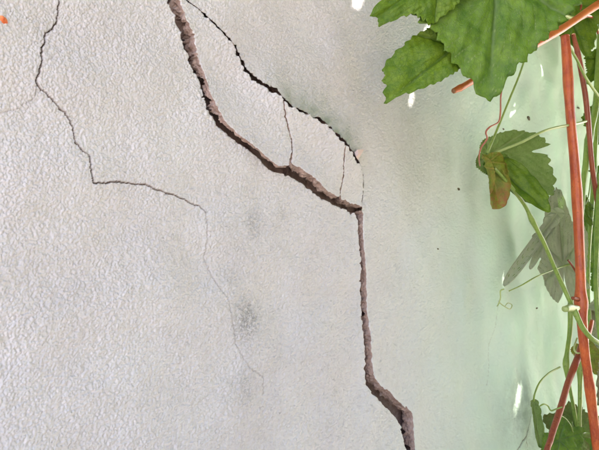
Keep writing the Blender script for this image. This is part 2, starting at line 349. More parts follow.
def build_wall():
    root = empty('house_wall', (0, 0, 0), 'cracked off-white rendered house wall with rough grain and a greenish side', 'wall')
    # grid lines: fine over what the photograph shows, coarse beyond; fans out with distance
    az = [math.atan2(ray(px, py).x, ray(px, py).y) for px in (0, W) for py in (0, H)]
    el = [ray(px, py).z / math.hypot(ray(px, py).x, ray(px, py).y) for px in (0, W / 2, W) for py in (0, H)]
    a0, a1 = min(az) - 0.03, max(az) + 0.02; e0, e1 = min(el) - 0.03, max(el) + 0.03
    u0, u1 = math.tan(a0 - YAW), math.tan(a1 - YAW)
    NU, NV = 1080, 830
    phi = np.arctan(np.linspace(u0, u1, NU)) + YAW
    x_core = D * np.tan(phi)
    dxl = x_core[1] - x_core[0]; left = []; x = x_core[0]
    while x > -5: dxl *= 1.25; x -= dxl; left.append(x)
    right = []; x = x_core[-1]; dxr = x_core[-1] - x_core[-2]
    while x < 6.5: dxr *= 1.2; x += dxr; right.append(x)
    xs = np.r_[left[::-1], x_core, right]; c0 = len(left)
    fan = D / np.cos(np.clip(np.arctan2(xs, D), a0, a1))
    t = np.linspace(e0, e1, NV)
    Zc = CZ + fan[:, None] * t[None, :]
    g = (np.arange(1, 15) / 14.0) ** 2.2
    zlo = Zc[:, :1] + (0.0 - Zc[:, :1]) * g[None, ::-1]; zhi = Zc[:, -1:] + (3.0 - Zc[:, -1:]) * g[None, :]
    Z = np.concatenate([zlo, Zc, zhi], 1); X = np.repeat(xs[:, None], Z.shape[1], 1)
    nx_, nz_ = X.shape
    dx = np.gradient(xs)[:, None]; dz = np.gradient(Z, axis=1); cell = np.maximum(np.abs(dx), np.abs(dz))
    # gaps
    big = 1.0
    sd = np.full(X.shape, big); qx = X.copy(); qz = Z.copy()
    for ln in (L_MAIN, L_UP, L_C1, L_C2): seg_field(X, Z, ln, sd, qx, qz, 0.012)
    sup = np.full(X.shape, big); seg_field(X, Z, L_UP, sup, None, None, 0.012); is_up = sup <= sd + 1e-6
    wob = 0.0009 * samp(T_mid, X, Z) + 0.0007 * samp(T_mid, X * 2.3, Z * 2.3)
    near = np.clip(np.hypot(X - qx, Z - qz) / 0.006, 0, 1)
    sdw = np.where(sd < big, sd + wob * near * (sd > -0.01), sd)
    # loosened fragments between the wide crack and the upper crack
    poly = [tuple(q) for q in L_UP[0]] + [tuple(q) for q in L_MAIN[0][::-1] if wall2(158, -30)[1] > q[1] > wall2(362, 211)[1]]
    frag = in_poly(X, Z, poly)
    lift = lift_at(X, Z)
    # large shape of the plaster
    grain = samp(T_grain, X, Z); fine = samp(T_fine, X + .37, Z + .11); mid = samp(T_mid, X, Z); bg_ = samp(T_big, X, Z)
    amp = 1 - 0.92 * sstep(0.0012, 0.0045, cell)
    gs = grain - 0.16 * grain * grain
    h = amp * (0.00048 * samp(T_peb, X, Z) + 0.00010 * gs + 0.00016 * fine) + 0.00022 * mid * (1 - sstep(.003, .02, cell)) + 0.0019 * bg_
    # blister at the lower right, split along its far side
    bc = wall2(522, 396); bxm = wall2(480, 396); bd = X - bc[0]
    bl = np.where(bd < 0, np.exp(-(bd / 0.13) ** 2), np.exp(-(bd / 0.035) ** 2)) * np.exp(-((Z - bc[1]) / 0.085) ** 2)
    h = h + 0.008 * bl
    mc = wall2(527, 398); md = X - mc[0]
    dark_patch = 0.40 * np.where(md < 0, np.exp(-(md / 0.10) ** 2), np.exp(-(md / 0.02) ** 2)) * np.exp(-(np.abs(Z - mc[1]) / 0.055) ** 2.5) + .25 * np.where(md < 0, np.exp(-(md / 0.16) ** 2), np.exp(-(md / 0.03) ** 2)) * np.exp(-(np.abs(Z - mc[1] + .06) / 0.11) ** 2.5)  # dark grey-green patch, fading left, ending sharply near the blister's split
    # the wall's lips curl out a little beside the wide crack
    dm = np.full(X.shape, big); seg_field(X, Z, L_MAIN, dm, None, None, 0.04)
    h = h + 0.0022 * np.exp(-np.clip(dm, 0, 1) / 0.014) * (dm < big) - 0.0005 * np.exp(-(np.clip(sdw, 0, 1) / 0.0010) ** 2)
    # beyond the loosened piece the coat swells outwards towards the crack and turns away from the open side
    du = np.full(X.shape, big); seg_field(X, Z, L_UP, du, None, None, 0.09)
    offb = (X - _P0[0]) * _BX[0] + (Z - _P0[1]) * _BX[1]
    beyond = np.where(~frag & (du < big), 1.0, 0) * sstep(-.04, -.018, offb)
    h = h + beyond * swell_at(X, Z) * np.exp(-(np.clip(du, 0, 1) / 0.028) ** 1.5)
    edge_shade = beyond * sstep(0, .007, swell_at(X, Z)) * np.exp(-(np.clip(du, 0, 1) / 0.032) ** 1.2) * (.8 + .2 * np.clip(samp(T_mid, X * .5, Z * .5), -1, 1))  # greenish shade of the raised piece, painted along the wall beyond it
    seam = np.zeros(X.shape)
    for ln, dep, dirt in GROOVES:
        s = np.full(X.shape, big); seg_field(X, Z, ln, s, None, None, 0.008)
        s = s + 0.00025 * samp(T_fine, X, Z)
        k = 1 - sstep(-0.0004, 0.00035 + 0.3 * np.minimum(cell, .001), s)
        h = h - dep * k; seam = np.maximum(seam, k * dirt)
    # attributes
    stain = np.zeros(X.shape)
    for px, py, rx, rz, s in ((252, 224, 9, 17, .6), (247, 318, 12, 22, .95), (245, 388, 9, 22, .45), (283, 214, 6, 10, .35), (230, 275, 10, 10, .3), (245, 270, 20, 90, .16), (310, 70, 40, 22, .12), (40, 60, 14, 50, .10)):
        c_ = wall2(px, py); ex = abs(wall2(px + rx, py)[0] - c_[0]); ez = abs(wall2(px, py + rz)[1] - c_[1])
        stain = np.maximum(stain, s * np.exp(-((X - c_[0]) / ex) ** 2 - ((Z - c_[1]) / ez) ** 2))
    green_tint = sstep(wall2(330, 200)[0], wall2(520, 200)[0], X) * (0.93 + 0.07 * np.clip(bg_, -1, 1))
    Y = -h
    def make(name, cells, lifted):
        """mesh of the given grid cells with broken edges running back into the wall"""
        ci, cj = np.where(cells); q = ci * nz_ + cj
        F = np.stack([q, q + nz_, q + nz_ + 1, q + 1], -1)            # faces -y
        used, inv = np.unique(F, return_inverse=True); F = inv.reshape(-1, 4)
        vx, vz = X.ravel()[used].copy(), Z.ravel()[used].copy(); vy = Y.ravel()[used].copy()
        if lifted: vy -= lift.ravel()[used]
        E = np.concatenate([F[:, [0, 1]], F[:, [1, 2]], F[:, [2, 3]], F[:, [3, 0]]])
        key = np.sort(E, 1); key = key[:, 0].astype(np.int64) * len(used) + key[:, 1]
        _, first, cnt = np.unique(key, return_index=True, return_counts=True)
        be = E[first[cnt == 1]]
        s_ = sdw.ravel()[used]; ux, uz = qx.ravel()[used], qz.ravel()[used]
        be = be[(s_[be] < 0.008).all(1)]
        bv, binv = np.unique(be, return_inverse=True); be = binv.reshape(-1, 2)
        # slide edge vertices onto the crack outline
        dxn, dzn = vx[bv] - ux[bv], vz[bv] - uz[bv]; ln = np.hypot(dxn, dzn) + 1e-9
        mv = np.clip(-s_[bv], -0.0016, 0.0016)
        vx[bv] += dxn / ln * mv; vz[bv] += dzn / ln * mv
        def relax(A, n):
            for _ in range(n):
                acc = np.zeros(len(bv)); cn = np.zeros(len(bv))
                np.add.at(acc, be[:, 0], A[be[:, 1]]); np.add.at(cn, be[:, 0], 1); np.add.at(acc, be[:, 1], A[be[:, 0]]); np.add.at(cn, be[:, 1], 1)
                A = .5 * A + .5 * acc / np.maximum(cn, 1)
            return A
        vx[bv] = relax(vx[bv], 6); vz[bv] = relax(vz[bv], 6); vy[bv] = relax(vy[bv], 2)
        V = [np.stack([vx, vy, vz], 1)]
        nb = len(bv); prev = bv; R = []; base = len(used)
        tox, toz = relax(ux[bv] - vx[bv], 12), relax(uz[bv] - vz[bv], 12); gap = np.hypot(tox, toz) + 1e-6
        y0 = vy[bv]; bx_, bz_ = vx[bv], vz[bv]; up = is_up.ravel()[used][bv]
        # plaster coat of uneven thickness; behind it the crack widens into a dark hollow
        thick = np.clip(2.3 * gap, .0035, .019) * (1 + .28 * samp(T_mid, bx_ * .8, bz_ * .8 + .9) + .15 * samp(T_mid, bx_ * 2, bz_ * 2))
        thick = relax(np.clip(thick, .0025, .022), 3)
        if not lifted: thick = np.where(up, .0012, thick)
        NF, NB = 12, 5
        for k in range(NF + NB):
            f = (k + 1) / NF
            if k < NF:
                dep = thick * f; push = 0.10 * gap * math.sin(f * 2.6)
                r1 = relax(samp(T_mid, bx_ * 1.1 + .3 + dep * 2, bz_ * 1.1 + dep * 1.5 + 1.7 * lifted) * 0.0011 + samp(T_mid, bx_ * 3.1 + dep * 3, bz_ * 3.1 - dep * 2) * 0.0009, 1) + samp(T_grain, bx_ + dep, bz_ + dep * .9) * 0.0003 + samp(T_peb, bx_ * .8 + dep, bz_ * .8 - dep) * 0.00025
                r1 = np.clip(r1 * min(1, k * .25 + .1), -.0035, 0.5 * gap) + push
                if not lifted: r1 = np.where(up, -dep * 1.2, r1)
            else:
                g = (k - NF + 1) / NB; dep = thick + (0.0335 - y0 - thick) * g if not lifted else thick + (0.030 - y0 - thick) * g
                r1 = -0.030 * g ** .8 * np.ones(nb)
            V.append(np.stack([bx_ + tox / gap * r1, y0 + dep + (0.0004 * samp(T_grain, bx_ + .2, bz_ + dep) if k < NF else 0), bz_ + toz / gap * r1], 1))
            cur = base + k * nb + np.arange(nb)
            pa = prev[be[:, 0]]; pb = prev[be[:, 1]]; ca = cur[be[:, 0]]; cb = cur[be[:, 1]]
            R.append(np.stack([pb, pa, ca, cb], 1)); prev = cur
        V = np.concatenate(V); RF = np.concatenate(R) if len(be) else np.zeros((0, 4), int)
        Fa = np.concatenate([F, RF]); mi = np.r_[np.zeros(len(F), int), np.ones(len(RF), int)]
        def ext(A, fill): A = A.ravel()[used]; return np.r_[A, np.full(len(V) - len(A), fill)]
        me = np_mesh(name, V, Fa, True, mi, {'green_tint': ext(green_tint, 0), 'stain': ext(stain, 0), 'seam': ext(seam, 0), 'dark_patch': ext(dark_patch, 0), 'edge_shade': ext(edge_shade, 0), 'coarse': ext(1 - amp, 0)})
        return link(name, me, [M_STUCCO, M_MORTAR], root)
    cs = lambda A: (A[:-1, :-1] + A[1:, :-1] + A[:-1, 1:] + A[1:, 1:]) / 4
    sc_, fr = cs(sdw), cs(frag.astype(float)) > 0.5
    solid = sc_ > 0
    cx, cz_ = cs(X), cs(Z)
    make('plaster_face', solid & ~fr, False)
    def side(line): zz = np.array([p[1] for p in line[0]])[::-1]; xx = np.array([p[0] for p in line[0]])[::-1]; return np.interp(cz_, zz, xx)
    s1, s2 = cx > side(L_C1), cx > side(L_C2)
    # the cross cracks only divide below the level where they start
    for nm, msk, lb in (('plaster_fragment', fr & ~s1, 'long loose plaster piece above the widest crack'), ('plaster_fragment', fr & s1 & ~s2, 'middle loose plaster piece between two short cracks'), ('plaster_fragment', fr & s2, 'small loose plaster piece at the crack corner')):
        o = make(nm, solid & msk, True); o['label'] = lb
    # masonry behind the plaster
    bx = [(-5, .0345, 0.002), (6.5, .0345, 0.002), (6.5, .30, 0.002), (-5, .30, 0.002), (-5, .0345, 3.0), (6.5, .0345, 3.0), (6.5, .30, 3.0), (-5, .30, 3.0)]
    bf = [(0, 1, 5, 4), (1, 2, 6, 5), (2, 3, 7, 6), (3, 0, 4, 7), (4, 5, 6, 7), (3, 2, 1, 0)]
    link('masonry_core', np_mesh('masonry_core', bx, bf, False), M_MORTAR, root)
    # broken chip standing in the corner of the upper crack
    cpx = [(354.5, 152.5), (357.5, 149.6), (364, 149.5), (361.2, 154.5), (358, 160), (356, 157)]
    fr_ = [at(px, py, 0.016 + 0.003 * (k % 2)) for k, (px, py) in enumerate(cpx)]; bk = [at(px, py, -0.004) for px, py in cpx]
    cen = at(358.5, 154, 0.021); V = [tuple(v) for v in fr_ + bk + [cen]]; n = len(cpx)
    F = [(i, (i + 1) % n, 2 * n) for i in range(n)] + sum([[(i, n + i, n + (i + 1) % n), (i, n + (i + 1) % n, (i + 1) % n)] for i in range(n)], [])
    m, nn, l, p = mat('chip_pink'); co = nn.new('ShaderNodeTexCoord').outputs['Object']
    l.new(mix(nn, l, noise(nn, l, co, 300.0), (0.62, 0.42, 0.39), (0.78, 0.64, 0.61)), p.inputs['Base Color']); p.inputs['Roughness'].default_value = .95
    ch = link('plaster_chip', np_mesh('plaster_chip', V, F, False), m, root); ch['label'] = 'pink broken plaster chip at the tip of the upper crack'
    return root
WALL = build_wall()

# small marks stuck on the wall
def blob(name, px, py, wpx, hpx, material, parent, seed=0, thick=0.0015, tilt=0.0):
    c_ = at(px, py, 0.0004); s = depth(c_) / FPX; ex = abs(wall2(px + wpx / 2, py)[0] - wall2(px - wpx / 2, py)[0]) / 2; ez = hpx * s / 2
    r = np.random.default_rng(seed); V = []; F = []; n, k = 14, 5
    rad = 1 + 0.22 * np.convolve(np.tile(r.standard_normal(n), 3), [.25, .5, .25], 'same')[n:2 * n]
    for i in range(k):
        f = i / (k - 1) * 0.96; rr = math.cos(f * math.pi / 2)
        for j in range(n):
            a = 2 * math.pi * j / n; dx, dz = math.cos(a) * rr * rad[j] * ex, math.sin(a) * rr * rad[j] * ez
            V.append((c_.x + dx + tilt * dz, c_.y + 0.0012 - (thick + .0012) * math.sin(f * math.pi / 2) + 0.1 * thick * r.standard_normal(), c_.z + dz))
    for i in range(k - 1):
        for j in range(n): F.append((i * n + j, i * n + (j + 1) % n, (i + 1) * n + (j + 1) % n, (i + 1) * n + j))
    me = np_mesh(name, V, F); return link(name, me, material, parent)
def flat_mat(name, c0, c1, scale=300.0, rough=0.7):
    m, n, l, p = mat(name); co = n.new('ShaderNodeTexCoord').outputs['Object']
    l.new(mix(n, l, ramp(n, l, noise(n, l, co, scale), .35, .65), c0, c1), p.inputs['Base Color']); p.inputs['Roughness'].default_value = rough; return m
M_SPECK = flat_mat('dark_speck', (0.03, 0.03, 0.02), (0.12, 0.09, 0.03))
M_ORG = flat_mat('orange_flake', (0.75, 0.13, 0.03), (0.85, 0.30, 0.12))
for k, (px, py, w, h) in enumerate(((529, 118, 3.2, 4.6), (459, 189, 2.4, 2.6), (503.5, 129, 2, 2.2), (537, 308, 2, 2), (438, 249, 2, 1.6), (579, 108, 2, 2))):
    blob('dirt_speck', px, py, w, h, M_SPECK, WALL, 40 + k, 0.0012)
tag(blob('orange_flake', 2.5, 20, 10, 9, M_ORG, None, 3, 0.0045, -0.5), 'tiny orange flake stuck to the wall at the upper left edge', 'flake')

# ------------------------------------------------------------------ the vine
VINE = empty('grape_vine', (at(597, 450, .12).x, at(597, 450, .12).y, 0), 'grape vine with red canes, green shoots and lobed leaves climbing before the wall', 'vine')
def catmull(P, n):
    P = [P[0] * 2 - P[1]] + list(P) + [P[-1] * 2 - P[-2]]; out = []; T = []
    for i in range(1, len(P) - 2):
        for k in range(n):
            t = k / n; a, b, c_, d = P[i - 1], P[i], P[i + 1], P[i + 2]
            out.append(0.5 * ((2 * b) + (c_ - a) * t + (2 * a - 5 * b + 4 * c_ - d) * t * t + (3 * b - a - 3 * c_ + d) * t ** 3)); T.append(i - 1 + t)
    out.append(P[-2]); T.append(len(P) - 3); return out, T
def tube(name, pts, wpx, material, parent, sub=8, sides=12, nodes=(), cut=None, rough=0.05, seed=0):
    """pts: list of (px, py, off) or Vectors; wpx: apparent width in photo pixels, one or per point; nodes: (index, swelling)"""
    P = [p if isinstance(p, Vector) else at(*p) for p in pts]
    ws = [wpx] * len(P) if not hasattr(wpx, '__len__') else list(wpx)
    R = [w * 0.5 * depth(p) / FPX for w, p in zip(ws, P)]
    C_, T = catmull(P, sub); rr = random.Random(seed + len(P)); V = []; F = []
    prev = None
    for i, c_ in enumerate(C_):
        d = (C_[min(i + 1, len(C_) - 1)] - C_[max(i - 1, 0)]).normalized()
        if prev is None: prev = d.orthogonal().normalized()
        u = (prev - d * prev.dot(d)).normalized(); prev = u; v = d.cross(u)
        r = float(np.interp(T[i], range(len(R)), R))
        for nd, sw in nodes: r *= 1 + sw * math.exp(-((T[i] - nd) / 0.22) ** 2)
        for k in range(sides):
            a = 2 * math.pi * k / sides; q = r * (1 + rough * math.sin(a * 2 + T[i] * 3.1) + .025 * math.sin(a * 6 + T[i] * .7) + rough * 0.6 * rr.uniform(-1, 1))
            V.append(c_ + (u * math.cos(a) + v * math.sin(a)) * q)
    for i in range(len(C_) - 1):
        for k in range(sides): F.append((i * sides + k, i * sides + (k + 1) % sides, (i + 1) * sides + (k + 1) % sides, (i + 1) * sides + k))
    mi = [0] * len(F)
    for ring, c_ in ((0, C_[0]), (len(C_) - 1, C_[-1])):
        d = (C_[1] - C_[0]) if ring == 0 else (C_[-2] - C_[-1]); V.append(c_ - d.normalized() * R[0] * .3); k0 = len(V) - 1
        for k in range(sides):
            F.append((ring * sides + k, ring * sides + (k + 1) % sides, k0, k0)); mi.append(1)
    # end caps as triangles
    me = bpy.data.meshes.new(name); me.from_pydata([tuple(v) for v in V], [], [f if f[2] != f[3] else f[:3] for f in F])
    me.polygons.foreach_set('use_smooth', [True] * len(F)); me.polygons.foreach_set('material_index', mi); me.update()
    return link(name, me, [material, cut or material], parent)

TH = np.radians([0, 8, 18, 30, 42, 54, 62, 70, 82, 94, 106, 116, 128, 142, 156, 168, 176, 180])
RR = np.array([1.0, .93, .80, .70, .72, .80, .83, .78, .66, .62, .66, .68, .62, .55, .50, .40, .22, .08])
VDIR = np.radians([0, 58, -58, 112, -112])
VLEN = [0.97, 0.80, 0.80, 0.62, 0.62]
def leaf(name, base, tip, normal, top, under, wide=1.0, fold=0.0, curl=0.0, roll=0.0, droop=0.0, teeth=1.0, seed=0, petiole=None, label=None, blotch=0.0, parent=VINE, cut=0.0, ripple=0.03, prof=None, tipb=0.0, nr=28, nt=300):
    """lobed, toothed blade; base = where the leaf stalk joins; size from base to tip"""
    B = base if isinstance(base, Vector) else at(*base); Tp = tip if isinstance(tip, Vector) else atd(tip[0], tip[1], depth(B) + tip[2])
    if Tp.y > -0.004: print('LEAF TIP IN WALL', seed, Tp.y)
    yv = Tp - B; S = yv.length; yv.normalize(); nv = Vector(normal); nv = (nv - yv * nv.dot(yv)).normalized(); xv = yv.cross(nv)
    r = np.random.default_rng(seed)
    th = np.linspace(-math.pi, math.pi, nt, endpoint=False) + math.pi / nt
    asym = 1 + 0.06 * r.standard_normal(len(TH)); asym2 = 1 + 0.06 * r.standard_normal(len(TH)); asym[0] = asym2[0] = 1
    rad = np.where(th > 0, np.interp(np.abs(th), TH, RR * asym), np.interp(np.abs(th), TH, RR * asym2))
    if prof:
        pr, pl = prof
        rad = np.where(th > 0, np.interp(np.degrees(np.abs(th)), [q[0] for q in pr], [q[1] for q in pr]), np.interp(np.degrees(np.abs(th)), [q[0] for q in pl], [q[1] for q in pl]))
    if cut: rad *= 1 - cut * (np.exp(-((np.abs(th) - .55) / .12) ** 2) + np.exp(-((np.abs(th) - 1.45) / .14) ** 2))
    ph = np.abs(th) * 180 / math.pi / 8.0 + 0.25 * np.sin(th * 5 + seed); saw = (ph % 1.0); saw = np.where(saw < .72, saw / .72, (1 - saw) / .28)
    fade = np.clip((math.pi - np.abs(th)) / .5, 0, 1)
    rad = rad * (1 - 0.07 * teeth * fade * (1 - saw) * (0.7 + 0.5 * r.random(nt)))
    rf = np.linspace(0.0, 1, nr + 1)[1:]; rf = rf ** 0.85
    Rg, Tg = np.meshgrid(rf, th, indexing='ij'); rr = Rg * rad[None, :]
    x = np.r_[0, (np.sin(Tg) * rr).ravel()]; y = np.r_[0, (np.cos(Tg) * rr).ravel()]
    rho = np.hypot(x, y); ang = np.arctan2(x, y)
    # veins
    vein = np.zeros(len(x)); dmin = np.full(len(x), 9.0)
    for vd, vl in zip(VDIR, VLEN):
        al = x * math.sin(vd) + y * math.cos(vd); ac = x * math.cos(vd) - y * math.sin(vd)
        dd = np.where((al > -.01) & (al < vl), np.abs(ac), 9.0); dmin = np.minimum(dmin, dd)
        vein = np.maximum(vein, np.clip(1.25 - dd / (0.017 * (1.15 - al / vl) + .004), 0, 1))
        own = np.abs((ang - vd + math.pi) % (2 * math.pi) - math.pi) < 0.55
        sp = (al - np.abs(ac) * 0.9) / 0.115; sd_ = np.abs((sp % 1.0) - .5) * .115
        vein = np.maximum(vein, np.where(own & (al > .05) & (al < vl * 1.1), np.clip(0.75 - sd_ / .010, 0, .55), 0))
    z = -0.020 * np.exp(-(dmin / .05) ** 2) + 0.012 * np.sin(x * 21 + seed) * np.sin(y * 17 + 2 * seed) - 0.012 * vein + 0.006 * np.sin(x * 47 + y * 31 + seed) * np.sin(y * 43 - x * 23)
    z = z + ripple * np.sin(ang * 7 + seed) * np.clip(rho, 0, 1) ** 2
    z = z + fold * np.abs(x) - droop * y * np.abs(y) + curl * (x * x)
    yy = y.copy(); x = x * wide
    if roll:
        Rr = roll; zz = z; x, z = (Rr - zz) * np.sin(x / Rr), Rr - (Rr - zz) * np.cos(x / Rr)
    P = np.array(B)[None] + S * (x[:, None] * np.array(xv) + y[:, None] * np.array(yv) + z[:, None] * np.array(nv))
    tk = 0.00035; P2 = P - tk * np.array(nv)[None]
    n0 = len(P); idx = lambda i, j: 1 + i * nt + (j % nt)
    F = []
    J = np.arange(nt); J1 = (J + 1) % nt
    tri = np.stack([np.zeros(nt, int), 1 + J1, 1 + J, 1 + J], 1)
    q = [np.stack([1 + i * nt + J, 1 + i * nt + J1, 1 + (i + 1) * nt + J1, 1 + (i + 1) * nt + J], 1) for i in range(nr - 1)]
    rim = np.stack([1 + (nr - 1) * nt + J, 1 + (nr - 1) * nt + J1, n0 + 1 + (nr - 1) * nt + J1, n0 + 1 + (nr - 1) * nt + J], 1)
    Q = np.concatenate(q); allF = [tuple(t[:3]) for t in tri] + [tuple(t) for t in Q] + [tuple((t[2], t[1], t[0])) for t in tri[:, :3] + n0] + [tuple(t) for t in (Q + n0)[:, ::-1]] + [tuple(t) for t in rim]
    nh = len(tri) + len(Q); mi = [0] * nh + [1] * nh + [0] * nt
    me = bpy.data.meshes.new(name); me.from_pydata([tuple(v) for v in np.concatenate([P, P2])], [], [tuple(int(k) for k in f) for f in allF])
    me.polygons.foreach_set('use_smooth', [True] * len(mi)); me.polygons.foreach_set('material_index', mi); me.update()
    edge = np.clip((np.r_[0, Rg.ravel()] - .55) / .4, 0, 1)
    bl = np.clip(blotch * (0.35 + edge) + tipb * np.clip((yy - .45) / .35, 0, 1), 0, 1)
    for nme, a in (('vein', vein * .75), ('blotch', bl)):
        at_ = me.attributes.new(nme, 'FLOAT', 'POINT'); at_.data.foreach_set('value', np.r_[a, a].astype(np.float32))
    o = link(name, me, [top, under], parent)
    if label: o['label'] = label
    if petiole:
        pts, w, mt = petiole; tube('petiole', [B + nv * -0.0015] + pts, w, mt, o, seed=seed)
    return o

TOCAM = -fwd
def tc(dx=0.0, dy=0.0): return TOCAM + RGT * dx + UPV * dy       # normals: towards the lens, tipped right / up
# --- leaves at the top (outline: angle from the midrib in degrees, reach as a share of the midrib; right side, left side)
BACK = [(80, .70), (110, .72), (150, .6), (172, .4), (180, .1)]
leaf('leaf', (499, -32, .24), (491, 108, 0), tc(.05, .12), G_TOP, G_UNDER, 1.0, fold=.06, seed=3, droop=.03, ripple=.02, teeth=1.0,
     prof=([(0, 1), (4, .94), (10, .86), (17, .80), (30, .73), (44, .68), (52, .73), (69, .72)] + BACK, [(0, 1), (4, .91), (8, .82), (14, .74), (30, .64), (45, .61), (63, .62)] + BACK),
     petiole=([(505, -48, .235), (520, -80, .22), (560, -112, .20)], 4, S_LIGHT), label='largest green leaf, hanging point down at the top')
leaf('leaf', (456, 45, .19), (382, 106, 0), tc(-.05, .12), G_DARK, G_UNDER, 1.0, fold=.04, seed=5, droop=-.02, ripple=.016, teeth=1.0,
     prof=([(0, 1), (8, .90), (24, .80), (40, .56), (69, .36), (110, .25), (180, .1)], [(0, 1), (4, .76), (18, .52), (36, .36), (69, .22), (110, .2), (180, .1)]),
     petiole=([(466, 32, .19), (490, 0, .19), (515, -50, .18), (530, -122, .20)], 3, S_LIGHT), label='deep green leaf pointing left below the largest leaf')
leaf('leaf', (440, -30, .20), (374, 20, 0), tc(-.1, -.1), G_DARK, G_UNDER, .72, fold=-.06, seed=6, petiole=([(450, -60, .2), (462, -100, .2), (470, -128, .20)], 3, S_LIGHT), label='deep green leaf tip at the top edge beside the largest leaf')
leaf('leaf', (566, 0, .09), (588, 60, 0), tc(.1, .2), G_DARK, G_UNDER, .95, fold=.08, seed=8, ripple=.03, label='shaded leaf behind the orange cane')
leaf('leaf', (606, 58, .10), (584, 84, 0), tc(.1, .1), G_DARK, G_UNDER, .7, seed=9, label='small green leaf at the right edge')
# --- leaves in the middle
DB = depth(at(488, 156, .05))
leaf('leaf', (488, 156, .05), (559, 190, 0), tc(.05, .05), G_UNDER, G_TOP, 1.0, fold=-.05, seed=12, ripple=.015, teeth=.9,
     prof=([(0, 1), (10, .955), (18, 1.0), (28, .70), (37, .40), (60, .25), (110, .2), (180, .1)], [(0, 1), (8.4, .93), (18, .84), (26.9, .80), (31, .60), (33, .62), (36, .85), (52, .72), (65, .55), (80, .40), (100, .28), (140, .2), (180, .1)]),
     petiole=([atd(505, 149, DB - .012), atd(522, 142, DB - .014), atd(547, 130, DB - .005), (575, 124, .14), (587, 121, .09)], 2.6, S_LIGHT), label='light green lobed leaf on a long pale stalk')
leaf('leaf', (492, 161, .075), (551, 214, -.02), tc(.05, .25), G_DARK, G_TOP, 1.0, fold=.12, seed=14, ripple=.012, teeth=.5,
     prof=([(0, 1), (7.5, .74), (15, .40), (30, .25), (60, .15), (180, .08)], [(0, 1), (11, .84), (26, .52), (40, .36), (53, .26), (90, .15), (180, .08)]), label='dark green leaf half folded below the light one')
leaf('leaf', (489, 161, .08), (504, 209, -.01), tc(.25, .0), G_DRY, G_DRY, 1.15, roll=.18, seed=15, blotch=.35, tipb=.75, droop=.16, ripple=.05, teeth=.5,
     prof=([(0, 1), (5, .95), (10, .86), (18, .72), (30, .60), (45, .48), (70, .38), (110, .27), (180, .12)], [(0, 1), (5, .93), (10, .8), (18, .64), (30, .48), (45, .40), (70, .30), (110, .25), (180, .12)]), label='curled leaf turning brown at its tip')
leaf('leaf', (563, 264, .075), (556, 186, 0), tc(-.55, .05), G_PALE, G_DARK, .44, teeth=.4, fold=.06, seed=17, ripple=.02, label='pale felted leaf underside beside the red cane')
NARROW = [(0, 1), (2.5, .93), (4, .75), (6, .5), (9, .33), (15, .2), (45, .08), (180, .04)]
leaf('leaf', (558, 212, .12), (502, 288, -.03), tc(-.4, .1), G_PALE, G_UNDER, 1.0, fold=.5, seed=18, teeth=.3, prof=(NARROW, NARROW), ripple=.006, label='narrow pale leaf seen almost edge on')
leaf('leaf', (557, 216, .115), (529, 271, -.02), tc(-.4, .1), G_PALE, G_UNDER, 1.0, fold=.5, seed=19, teeth=.3, prof=(NARROW, NARROW), ripple=.006, label='short narrow pale leaf beside the longer one')
leaf('leaf', (602, 222, .06), (593, 264, 0), tc(.1, .2), G_TOP, G_UNDER, .8, seed=20, label='bright green leaf behind the canes at the right edge')
leaf('leaf', (582, 204, .05), (592, 226, 0), tc(.3, -.1), G_DARK, G_DARK, .6, seed=21)
leaf('leaf', (612, 300, .10), (586, 308, 0), tc(.1, .1), G_PALE, G_UNDER, .75, seed=22, label='grey green leaf at the right edge by the cane joint')
leaf('leaf', (610, 330, .07), (603, 412, 0), tc(.1, -.1), G_PALE, G_UNDER, .45, seed=23, blotch=.5)
leaf('leaf', (610, 112, .07), (591, 150, 0), tc(-.1, .2), G_DARK, G_UNDER, .7, seed=31)
leaf('leaf', (612, 172, .08), (593, 198, 0), tc(.1, .1), G_TOP, G_UNDER, .8, seed=32)
leaf('leaf', (609, 268, .05), (591, 292, 0), tc(-.2, .1), G_TOP, G_UNDER, .8, seed=33)
leaf('leaf', (585, 352, .05), (597, 376, 0), tc(-.2, .1), G_DRY, G_DRY, .7, seed=34, blotch=.4)
leaf('leaf', (590, 432, .05), (604, 462, 0), tc(-.2, .1), G_TOP, G_UNDER, .9, seed=35)
# --- leaves at the bottom
leaf('leaf', (576, 434, .06), (541, 416, 0), tc(.1, .3), G_UNDER, G_TOP, .95, seed=25, fold=.1, blotch=.35, label='pale lobed leaf behind the slanting dark cane')
HANG = [(0, 1), (6, .93), (10, .75), (14, .5), (22, .3), (45, .14), (180, .05)]
leaf('leaf', (534, 402, .045), (541, 449, -.01), tc(.3, 0), G_UNDER, G_TOP, 1.0, seed=26, fold=.35, teeth=.5, prof=(HANG, HANG), ripple=.01, label='narrow green leaf hanging near the wall bulge',
     petiole=([(535, 393, .05), (540, 382, .052), (549, 373, .055), (560, 367, .06)], 1.7, S_GREEN))
leaf('leaf', (560, 440, .075), (585, 468, 0), tc(.1, .3), G_TOP, G_UNDER, 1.0, seed=27)

